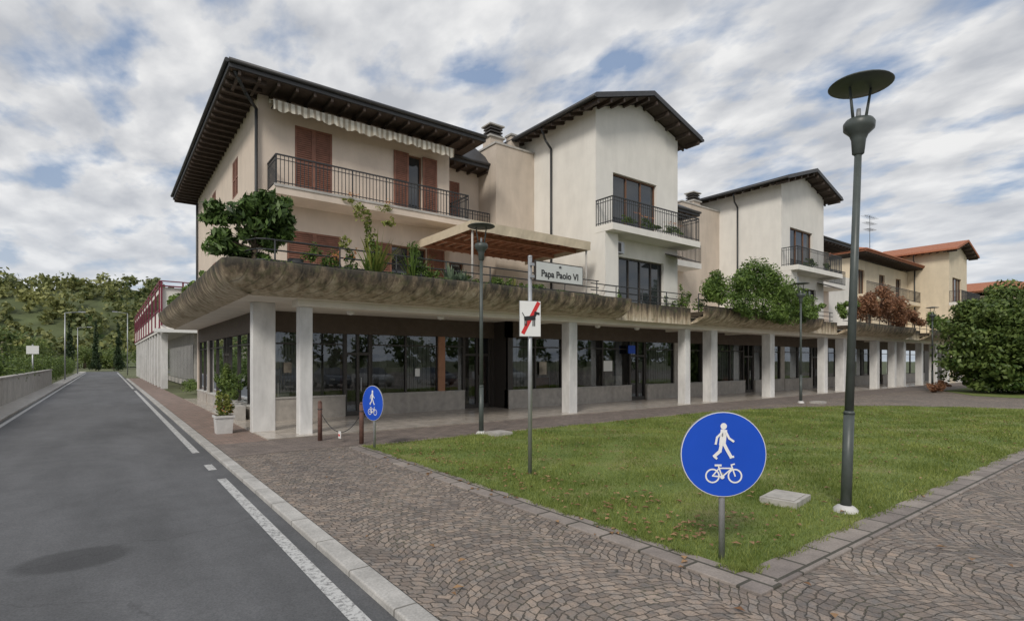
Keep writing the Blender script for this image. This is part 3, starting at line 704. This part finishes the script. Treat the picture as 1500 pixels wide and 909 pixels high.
bush=[(17.2,-1.3,4.9,1.0,.7,.8),(18.6,-1.35,5.5,1.4,.8,.95),(20.3,-1.4,5.8,1.5,.95,1.0),(21.8,-1.4,5.6,1.3,.95,1.1),(23.3,-1.4,5.4,1.3,.95,1.0),(24.8,-1.3,5.15,1.2,.9,.85),(26.4,-1.3,4.9,1.2,.8,.6),(19.3,-1.75,4.6,2.0,.5,.7),(22.3,-1.8,4.4,2.2,.5,.7),(25,-1.7,4.4,1.5,.4,.5)]
leaves('terrace_bush',bush,28000,.14,leafgreen,None,.4,14,.4,.5)
leaves('balcony_plants',[(12.2,-.75,7.6,.6,.15,.2),(13.6,-.75,7.65,.8,.15,.25),(15.2,-.75,7.6,.8,.15,.2)],2600,.07,leafgreen)
leaves('flowers',[(13.0,-.95,7.85,.9,.08,.08),(15.0,-.95,7.8,.9,.08,.08)],120,.05,flower)
leaves('potted_shrubs',[(11.9,-.45,4.5,.3,.2,.4),(15.4,-.4,4.5,.5,.2,.4),(16.2,-.5,4.8,.5,.3,.6)],1500,.09,leafgreen)
leaves('balcony_plants',[(28,-.75,7.6,1.0,.15,.3),(30,-.75,7.6,.8,.15,.25)],900,.1,leafgreen)
leaves('terrace_bush',[(34.0,-1.4,5.3,1.4,.8,1.0),(36.0,-1.4,5.8,1.6,.85,1.2),(38.4,-1.4,5.6,1.6,.85,1.1),(40.6,-1.3,5.3,1.5,.8,.9),(43,-1.3,5.0,1.4,.7,.7)],14000,.17,leafred,None,.4,12,.38,.5)
leaves('terrace_bush',[(31.8,-1.3,5.1,.9,.6,.7),(48,-1.3,5.2,1.8,.7,.8),(52,-1.3,5.1,1.8,.7,.8)],6000,.17,leafgreen,None,.4,12,.36,.5)
PT=empty('planter_pot_with_shrub')
mb=MB(); c=(-1.7,1.64)
def frus(mb,c,z0,z1,w0,w1,m): mb.hexa([(c[0]+sx*w0,c[1]+sy*w0,z0) for sx,sy in ((-1,-1),(1,-1),(1,1),(-1,1))]+[(c[0]+sx*w1,c[1]+sy*w1,z1) for sx,sy in ((-1,-1),(1,-1),(1,1),(-1,1))],m)
frus(mb,c,0.004,.44,.19,.22,potw); frus(mb,c,.44,.5,.25,.25,potw); frus(mb,c,.5,.503,.21,.21,soil); mb.done('pot',PT,bevel=.01)
leaves('foliage',[(-1.7,1.64,.74,.26,.26,.28),(-1.75,1.6,.98,.18,.18,.22),(-1.6,1.7,.6,.26,.22,.14)],1000,.085,leafyel,PT)
leaves('flowers',[(-1.7,1.55,.75,.28,.25,.26)],60,.05,flower,PT)
mb=MB(); mb.box(-1.0,-.6,4.5,8.5,.035,.5,conc); SP=empty('shrub_trough'); mb.done('trough',SP)
leaves('foliage',[(-.8,5.2,1.1,.3,.6,.6),(-.8,6.4,1.25,.3,.7,.7),(-.8,7.7,1.1,.3,.7,.6)],4500,.1,leafhedge,SP)

# ------------------------------------------------------------------ street furniture
def lamp(a,b,lean=0):
    e=empty('street_lamp',(a,b,0))
    mb=MB()
    mb.cyl((0,0,0),(0,0,1.3),.066,.064,lampm,16); mb.cyl((0,0,1.3),(0,0,1.34),.072,.056,lampm,16)
    mb.cyl((0,0,1.34),(0,0,4.80),.054,.043,lampm,16); mb.done('pole',e)
    mb=MB(); mb.rev((0,0,-.07),[(.045,4.78),(.07,4.8),(.085,4.98),(.11,5.05),(.18,5.12),(.185,5.2),(.16,5.24),(.12,5.25),(.0,5.26)],lampm,20); mb.done('lantern_cup',e)
    mb=MB(); mb.cyl((-.08,0,5.17),(-.14,0,5.60),.02,.015,lampm,8); mb.cyl((.08,0,5.17),(.14,0,5.60),.02,.015,lampm,8); mb.cyl((0,0.02,5.17),(0,.02,5.33),.035,.025,signback,10); mb.done('arms',e)
    mb=MB(); mb.rev((0,0,-.09),[(0,5.69),(.1,5.69),(.36,5.715),(.375,5.725),(.36,5.74),(.1,5.79),(0,5.80)],lampm,32); mb.done('reflector_disc',e)
    mb=MB(); mb.rev((0,0,0),[(.15,0),(.145,.05),(.1,.09),(.07,.1)],potw,14); mb.done('foot',e)
    e.rotation_euler=(0,lean,math.radians(-37)); return e
lamp(3.49,-12.02,math.radians(2.0))
lamp(3.82,-2.9); lamp(21.9,-3.0); lamp(41,-3.0)
def stone_slab(a,b,w,d,rot=0):
    mb=MB(); mb.box(-w,w,-d,d,0,.1,stoneslab); mb.box(-w*.8,w*.8,-d*.8,d*.8,.102,.112,stoneslab); o=mb.done('manhole_slab',bevel=.01); o.location=(a,b,0); o.rotation_euler=(0,0,rot)
stone_slab(3.35,-11.3,.32,.24,.15); stone_slab(4.1,-3.3,.3,.25,0); stone_slab(22.3,-3.6,.3,.25,0)
class SF:
    def __init__(s,c,nrm): s.c=Vector(c); s.n=Vector((nrm[0],nrm[1],0)).normalized(); s.r=Vector((-s.n.y,s.n.x,0))
    def P(s,x,y,d): return s.c+s.r*x+Vector((0,0,y))+s.n*d
def disc(mb,sf,cx,cy,r,d,m,n=48,r0=0):
    if r0==0: mb.face([sf.P(cx+r*math.cos(2*math.pi*i/n),cy+r*math.sin(2*math.pi*i/n),d) for i in range(n)],m)
    else:
        for i in range(n):
            a=2*math.pi*i/n;b=2*math.pi*(i+1)/n
            mb.face([sf.P(cx+r0*math.cos(a),cy+r0*math.sin(a),d),sf.P(cx+r*math.cos(a),cy+r*math.sin(a),d),sf.P(cx+r*math.cos(b),cy+r*math.sin(b),d),sf.P(cx+r0*math.cos(b),cy+r0*math.sin(b),d)],m)
def stroke(mb,sf,pts,w,d,m,k=1):
    for i,((x0,y0),(x1,y1)) in enumerate(zip(pts[:-1],pts[1:])):
        dx,dy=x1-x0,y1-y0; l=math.hypot(dx,dy); nx,ny=-dy/l*w/2,dx/l*w/2; ex,ey=dx/l*w*.35,dy/l*w*.35; dd=d+.0003*i
        mb.face([sf.P((x0-ex+nx)*k,(y0-ey+ny)*k,dd),sf.P((x0-ex-nx)*k,(y0-ey-ny)*k,dd),sf.P((x1+ex-nx)*k,(y1+ey-ny)*k,dd),sf.P((x1+ex+nx)*k,(y1+ey+ny)*k,dd)],m)
def bluesign(a,b,z,R,nrm,ptop):
    e=empty('pedestrian_cycle_sign')
    sf=SF((a,b,z),nrm); mb=MB()
    f=sf.c+sf.n*.045; bk=sf.c+sf.n*.03
    mb.cyl(bk,f,R,R,signback,48); mb.done('plate',e)
    mb=MB(); disc(mb,sf,0,0,R-.004,.048,signw); disc(mb,sf,0,0,R*.975,.051,blue)
    d=.054
    disc(mb,sf,0*R,.66*R,.075*R,d,signw,16)
    S=lambda pts,w,i: stroke(mb,sf,pts,w,d+.001*i,signw,R)
    S([(.0,.53),(-.03,.26)],.15,1)
    S([(-.01,.28),(.08,.1),(.17,-.06)],.075,2); S([(.15,-.06),(.22,-.05)],.05,3)
    S([(-.05,.28),(-.09,.08),(-.22,-.04)],.075,4); S([(-.22,-.05),(-.17,-.09)],.05,5)
    S([(-.04,.52),(-.16,.40),(-.19,.25)],.05,6); S([(.05,.52),(.12,.38),(.22,.31)],.05,7)
    for cx in (-.26,.26): disc(mb,sf,cx*R,-.5*R,.17*R,d,signw,32,.135*R)
    S([(-.26,-.5),(-.04,-.52),(.19,-.32),(-.11,-.32),(-.26,-.5)],.032,1); S([(-.04,-.52),(-.13,-.26)],.032,4); S([(.26,-.5),(.17,-.24),(.24,-.22)],.032,5); S([(-.2,-.25),(-.07,-.25)],.045,7); disc(mb,sf,-.04*R,-.52*R,.05*R,d+.009,signw,16)
    mb.done('pictogram',e)
    mb=MB(); mb.cyl((a,b,0),(a,b,ptop),.03,.03,galv,14)
    for zz in (z+.2,z-.2): mb.box(a-.05,a+.05,b-.04,b+.04,zz-.02,zz+.02,galv)
    mb.done('pole',e)
bluesign(.63,-11.99,1.07,.425,(-.62,-.78),1.3)
bluesign(.57,-3.4,1.04,.40,(-.93,-.2),1.3)
e=empty('street_name_sign'); mb=MB(); mb.cyl((1.64,-7.69,0),(1.64,-7.69,3.82),.037,.037,galv,16); mb.rev((1.64,-7.69,3.82),[(.04,0),(.035,.02),(0,.03)],galv,12); mb.done('pole',e)
mb=MB(); mb.box(1.70,2.86,-7.765,-7.715,3.40,3.76,frame); mb.box(1.72,2.84,-7.772,-7.766,3.42,3.74,plate); mb.box(1.6,1.72,-7.75,-7.73,3.45,3.5,galv); mb.box(1.6,1.72,-7.75,-7.73,3.66,3.71,galv); mb.done('name_plate',e)
def text(s,loc,size,mat,parent):
    cu=bpy.data.curves.new('t','FONT'); cu.body=s; cu.size=size; cu.align_x='CENTER'; cu.align_y='CENTER'; cu.extrude=.001; cu.offset=.0035
    o=bpy.data.objects.new('lettering',cu); COL.objects.link(o); o.location=loc; o.rotation_euler=(math.radians(90),0,0); o.data.materials.append(mat); o.parent=parent
text('Papa Paolo VI',(2.28,-7.776,3.54),.165,blackp,e); text('via',(2.28,-7.776,3.69),.06,blackp,e)
e=empty('no_dogs_sign'); mb=MB()
sf=SF((1.60,-7.735,2.73),(-.3,-1))
def plateq(w,h,d,m): mb.face([sf.P(-w,-h,d),sf.P(w,-h,d),sf.P(w,h,d),sf.P(-w,h,d)],m)
plateq(.2,.31,.0,signback)
mb.hexa([sf.P(-.2,-.31,.001),sf.P(.2,-.31,.001),sf.P(.2,-.31,.015),sf.P(-.2,-.31,.015),sf.P(-.2,.31,.001),sf.P(.2,.31,.001),sf.P(.2,.31,.015),sf.P(-.2,.31,.015)],signback)
plateq(.195,.305,.017,signw)
stroke(mb,sf,[(-.13,-.24),(.15,.27)],.07,.020,redp)
stroke(mb,sf,[(-.09,.0),(.07,.02)],.075,.023,blackp); stroke(mb,sf,[(.07,.03),(.11,.1)],.045,.024,blackp); stroke(mb,sf,[(.09,.11),(.16,.09)],.04,.025,blackp)
for x in (-.1,-.07,.05,.08): stroke(mb,sf,[(x,-.0),(x+random.uniform(-.01,.01),-.12)],.018,.026,blackp)
stroke(mb,sf,[(-.11,.03),(-.15,.1)],.014,.027,blackp)
mb.done('plate',e)
for a,b,h in ((-.02,-1.39,1.0),(.62,-2.5,1.0)):
    mb=MB(); mb.cyl((a,b,0),(a,b,h-.05),.055,.052,rust,12); mb.cyl((a,b,h-.05),(a,b,h),.052,.03,rust,12); mb.cyl((a,b,h*.78),(a,b,h*.8),.062,.062,iron,12); mb.done('bollard')
mb=MB(); p0=Vector((-.02,-1.39,.75)); p1=Vector((.62,-2.5,.75)); prev=p0
for i in range(1,25):
    t=i/24; p=p0.lerp(p1,t)-Vector((0,0,.5*4*t*(1-t)))
    mb.cyl(prev,p,.009,.009,iron,6)
    prev=p
mb.done('barrier_chain')
mb=MB(); mb.box(.27,.29,-2.02,-1.88,.10,.27,signw); mb.box(.265,.295,-2.0,-1.9,.15,.2,redp); mb.done('barrier_tag')

# ------------------------------------------------------------------ left / far setting
mb=MB(); mb.box(-8.15,-7.95,-30,45,0,1.2,conc); mb.box(-8.2,-7.9,-30,45,1.2,1.27,conc); mb.done('boundary_wall',bevel=.01)
leaves('hedge',[(-9,y,1.2,.9,1.6,1.3) for y in np.arange(24,100,2.4)]+[(-9.2,y,1.0,.7,1.6,.8) for y in np.arange(-5,24,2.6)],42000,.17,leafhedge,None,.5,10,.45)
mb=MB(); mb.cyl((-8.6,38,0),(-8.6,38,3.2),.05,.05,galv,8); mb.box(-8.95,-8.25,37.92,37.94,2.5,3.1,signw); mb.done('traffic_sign')
WB=empty('white_commercial_building'); mb=MB()
mb.box(-1.2,14,30.3,72,4.1,7.2,white); mb.box(.9,14,30.9,72,0,4.1,conc)
for y in np.arange(30.5,72,3.2): mb.box(-1.15,-.75,y,y+.45,0,4.1,colw)
for x in (1.9,4.9): mb.box(x,x+.4,30.35,30.75,0,4.1,colw)
mb.done('walls',WB); mb=MB()
for y in np.arange(30.6,71.5,4.0):
    mb.box(-1.29,-1.205,y,y+.16,4.3,7.7,redf)
for z in (4.3,5.6,7.25,7.6): mb.box(-1.28,-1.203,30.4,72,z,z+.07,redf)
mb.box(-1.28,4,30.1,30.297,7.25,7.33,redf); mb.box(-1.28,4,30.1,30.297,7.6,7.66,redf)
for x in np.arange(-1.2,4,1.3): mb.box(x,x+.1,30.12,30.296,4.5,7.65,redf)
mb.box(-1.22,-1.202,31,71.8,5.68,6.9,wglass); mb.box(.86,.897,31,70,.5,3.2,wglass); mb.box(1.2,12,30.86,30.897,.6,3.0,wglass)
mb.box(-1.6,13,29.6,30.297,4.0,4.25,signw)
mb.box(1.4,2.6,30.2,30.25,2.6,3.4,signw); mb.box(3.2,4.6,30.2,30.25,2.9,3.5,redf)
mb.done('frames_and_glass',WB)
leaves('hedge',[(.2,24,.5,.9,2.5,.45),(.2,20,.45,.8,1.5,.4)],5000,.09,leafhedge)
def hh(x,y): return 37*math.exp(-((min(y,305)-305)/60)**2)*(.86+.10*math.sin(x*.03+2)+.05*math.sin(x*.09+1))
cl=[]
for i in range(900):
    x=random.uniform(-190,110); y=random.uniform(205,312)
    r=random.uniform(2.4,5.2); cl.append((x,y,hh(x,y)+random.uniform(-1,4),r,r,r*random.uniform(.8,1.3)))
leaves('hill_woodland',cl,70000,1.7,leafhill,None,.75,7,.46)
mb=MB(); nx,ny=60,20; k=mb.mi(M('hill_ground',(.09,.11,.045),.95,.3,.1,0))
for j in range(ny):
    for i in range(nx):
        x=-260+i*460/(nx-1); y=185+j*200/(ny-1); mb.v.append((x,y,hh(x,y)-.5))
for j in range(ny-1):
    for i in range(nx-1):
        a=j*nx+i; mb.f.append((a,a+1,a+nx+1,a+nx)); mb.m.append(k); mb.sm.append(True)
mb.done('hill')
cl=[];mb=MB()
for i in range(48):
    x=random.uniform(-45,-11) ; y=random.uniform(62,150); h=random.uniform(4,8)
    if x>-11-(y-60)*.02: continue
    for q in range(4): cl.append((x+random.uniform(-1.5,1.5),y+random.uniform(-1.5,1.5),h*.6+random.uniform(-1,1.4),2.0,2.0,1.8))
    mb.cyl((x,y,0),(x,y,h*.6),.2,.1,bark,6)
for i in range(24):
    x=random.uniform(-12,14); y=random.uniform(134,170); h=random.uniform(4,7); mb.cyl((x,y,0),(x,y,h*.6),.2,.1,bark,6)
    for q in range(3): cl.append((x+random.uniform(-1.5,1.5),y,h*.45+random.uniform(-1.2,1.2),2.2,2.2,2.0))
TR=empty('distant_trees'); mb.done('trunks',TR)
leaves('crowns',cl,52000,.5,leafmid,TR,.6,8,.46)
for x,y,h in ((-5.9,124,10.2),(-2.2,121,10),(-9.8,118,9)):
    e=empty('cypress_tree'); mb=MB(); mb.cyl((x,y,0),(x,y,2),.15,.1,bark,6); mb.done('trunk',e)
    leaves('foliage',[(x,y,1+i*(h-1.5)/7,1.0*(1-i/9),1.0*(1-i/9),1.1) for i in range(8)],4200,.34,leafcyp,e,.4,9,.5)
mb=MB(); DH=empty('small_house'); mb.box(-26,-16,84,92,0,5.0,peach)
mb.box(-24,-22.8,83.9,83.99,1.4,2.8,frame); mb.box(-20,-18.8,83.9,83.99,1.4,2.8,frame); mb.done('walls',DH)
rf=MB(); hiproof(-26.8,-15.2,83.2,92.8,5.4,rooft,rise=1.8,raf=False); rf.done('roof',DH)
for x,y,h in ((-7.7,58,7.0),(-7.7,90,7.0),(-1.9,76,8.5)):
    s=1 if x<-5 else -1
    mb=MB(); mb.cyl((x,y,0),(x,y,h),.07,.045,galv,8); mb.cyl((x,y,h),(x+s*1.2,y,h+.15),.035,.025,galv,6); mb.box(min(x+s*1.1,x+s*1.7),max(x+s*1.1,x+s*1.7),y-.12,y+.12,h+.1,h+.22,galv); mb.done('street_lamp')

def car(loc,rot,paintc,name='parked_car'):
    e=empty(name)
    pm=M('car_paint',paintc,.3,.03,3,0,spec=.7)
    low=[(-2.1,.35),(-2.15,.75),(-2.0,.98),(-1.0,1.02),(1.0,.98),(1.9,.82),(2.12,.6),(2.1,.32)]
    mb=MB()
    def ext(pts,w0,w1,m,top):
        n=len(pts)
        L1=[(x,-w0 if z<top else -w1,z) for x,z in pts]; R1=[(x,w0 if z<top else w1,z) for x,z in pts]
        mb.face(L1,m); mb.face(list(reversed(R1)),m)
        for i in range(n): j=(i+1)%n; mb.face([L1[i],R1[i],R1[j],L1[j]],m)
    ext(low,.86,.8,pm,1.5)
    ext([(-1.75,.98),(-1.2,1.4),(.2,1.46),(1.15,.98)],.8,.62,wglass,1.2); ext([(-1.25,1.41),(.22,1.465),(.15,1.5),(-1.15,1.47)],.6,.6,pm,1.2)
    for x in (-1.3,1.35):
        for y in (-.8,.8): mb.cyl((x,y-.1,.32),(x,y+.1,.32),.32,.32,rubber,18); mb.cyl((x,y-.11,.32),(x,y+.11,.32),.19,.19,galv,12)
    for y in (-.6,.6): mb.box(2.08,2.13,y-.15,y+.15,.6,.74,signw); mb.box(-2.2,-2.12,y-.12,y+.12,.7,.85,redp)
    o=mb.done('body',e,bevel=.03); e.location=loc; e.rotation_euler=(0,0,rot)
for x,c in ((-.8,(.4,.4,.42)),(3,(.5,.5,.5)),(6.2,(.05,.06,.1)),(9.2,(.10,.12,.15)),(12.5,(.5,.5,.5)),(18,(.2,.2,.22)),(24,(.5,.5,.5))): car((x,-17.8 if x>2 else -21,0),math.radians(90),c)
cl=[]
for i in range(50):
    x=-70+i*3.6+random.uniform(-1,1); y=-48+random.uniform(-6,3); h=random.uniform(5,8)
    cl.append((x,y,h*.55,2.4,2.4,h*.45))
leaves('park_trees',cl,20000,.6,leafhedge,None,.6,8,.42)
e=empty('evergreen_tree'); mb=MB(); b0=Vector((41.2,-7.6,0)); mb.cyl(b0,b0+Vector((0,0,2.2)),.25,.18,bark,10)
for d in ((1.5,.3,2.5),(-1.4,.5,2.3),(.2,-1.4,2.6),(.3,1.2,2.8)): mb.cyl(b0+Vector((0,0,1.8)),b0+Vector((0,0,1.8))+Vector(d),.12,.04,bark,6)
mb.done('trunk',e)
leaves('foliage',[(40.6,-7.4,3.0,4.4,4.2,3.2),(40.4,-7.3,4.6,3.7,3.5,2.4),(43.5,-10,3.8,4.4,4.2,3.6),(40.2,-7.0,1.5,4.1,3.9,1.6),(42,-10.5,2.0,3.6,3.2,2.1)],95000,.25,leafhedge,e,.55,90,.24)
leaves('shrub',[(37.2,-4.2,.4,.9,.6,.4),(39,-3.9,.4,.8,.6,.4)],1800,.12,leafred)

# ------------------------------------------------------------------ sky / light
w=bpy.data.worlds.new("World"); scene.world=w; w.use_nodes=True; N=w.node_tree.nodes; L=w.node_tree.links
bg=N['Background']; bg.inputs['Strength'].default_value=.1
sunv=Vector((-.72,-.48,.68)).normalized()
el=math.asin(sunv.z); az=math.atan2(sunv.x,sunv.y)
sky=N.new('ShaderNodeTexSky'); sky.sky_type='NISHITA'; sky.sun_disc=False; sky.sun_elevation=el; sky.sun_rotation=az; sky.air_density=1.2; sky.dust_density=1.5
tc=N.new('ShaderNodeTexCoord'); sp=N.new('ShaderNodeSeparateXYZ'); L.new(tc.outputs['Generated'],sp.inputs[0])
ma=lambda *a: mth(N,L,*a)
zc=ma('ADD',ma('MAXIMUM',sp.outputs[2],0),.20)
cb=N.new('ShaderNodeCombineXYZ'); L.new(ma('DIVIDE',sp.outputs[0],zc),cb.inputs[0]); L.new(ma('DIVIDE',sp.outputs[1],zc),cb.inputs[1])
def wn_(scale,detail,rough,off,dist=0):
    mp=N.new('ShaderNodeMapping'); mp.inputs['Location'].default_value=off; mp.inputs['Rotation'].default_value=(0,0,.6); mp.inputs['Scale'].default_value=(1.25,.85,1); L.new(cb.outputs[0],mp.inputs[0])
    n=N.new('ShaderNodeTexNoise'); n.inputs['Scale'].default_value=scale; n.inputs['Detail'].default_value=detail; n.inputs['Roughness'].default_value=rough; n.inputs['Distortion'].default_value=dist
    L.new(mp.outputs[0],n.inputs['Vector']); return n.outputs[0]
m1=wn_(3.8,8,.52,(3.1,1.7,0),.1); m2=wn_(4.6,6,.5,(8,2,0),.1)
cm=ramp(N,L,m1,[(.36,.05),(.50,1)])
cc=ramp(N,L,m2,[(.34,(5.0,5.2,5.6)),(.5,(6.8,6.9,7.1)),(.63,(8.6,8.6,8.6))])
skb=mix(N,L,sky.outputs[0],(2.9,3.9,5.8),.65)
c=mix(N,L,skb,cc.outputs[0],cm.outputs[0])
hz=N.new('ShaderNodeMapRange'); L.new(sp.outputs[2],hz.inputs[0]); hz.inputs[1].default_value=0.0; hz.inputs[2].default_value=.3; hz.inputs[3].default_value=.65; hz.inputs[4].default_value=0
c=mix(N,L,c,(6.8,7.2,7.8),hz.outputs[0])
L.new(c,bg.inputs['Color'])
sd=bpy.data.lights.new('sun','SUN'); sd.energy=2.1; sd.angle=math.radians(14); sd.color=(1,.94,.85)
so=bpy.data.objects.new('sun',sd); COL.objects.link(so); so.rotation_euler=sunv.to_track_quat('Z','Y').to_euler()
cd=bpy.data.cameras.new('camera'); co=bpy.data.objects.new('camera',cd); COL.objects.link(co)
co.location=(-4.3,-15.02,2.0); co.rotation_euler=(math.radians(90),0,-math.radians(37.1))
cd.sensor_width=36; cd.lens=36*787/1500; cd.shift_y=(528-454.5)/1500; cd.clip_end=4000; cd.clip_start=.05
scene.camera=co
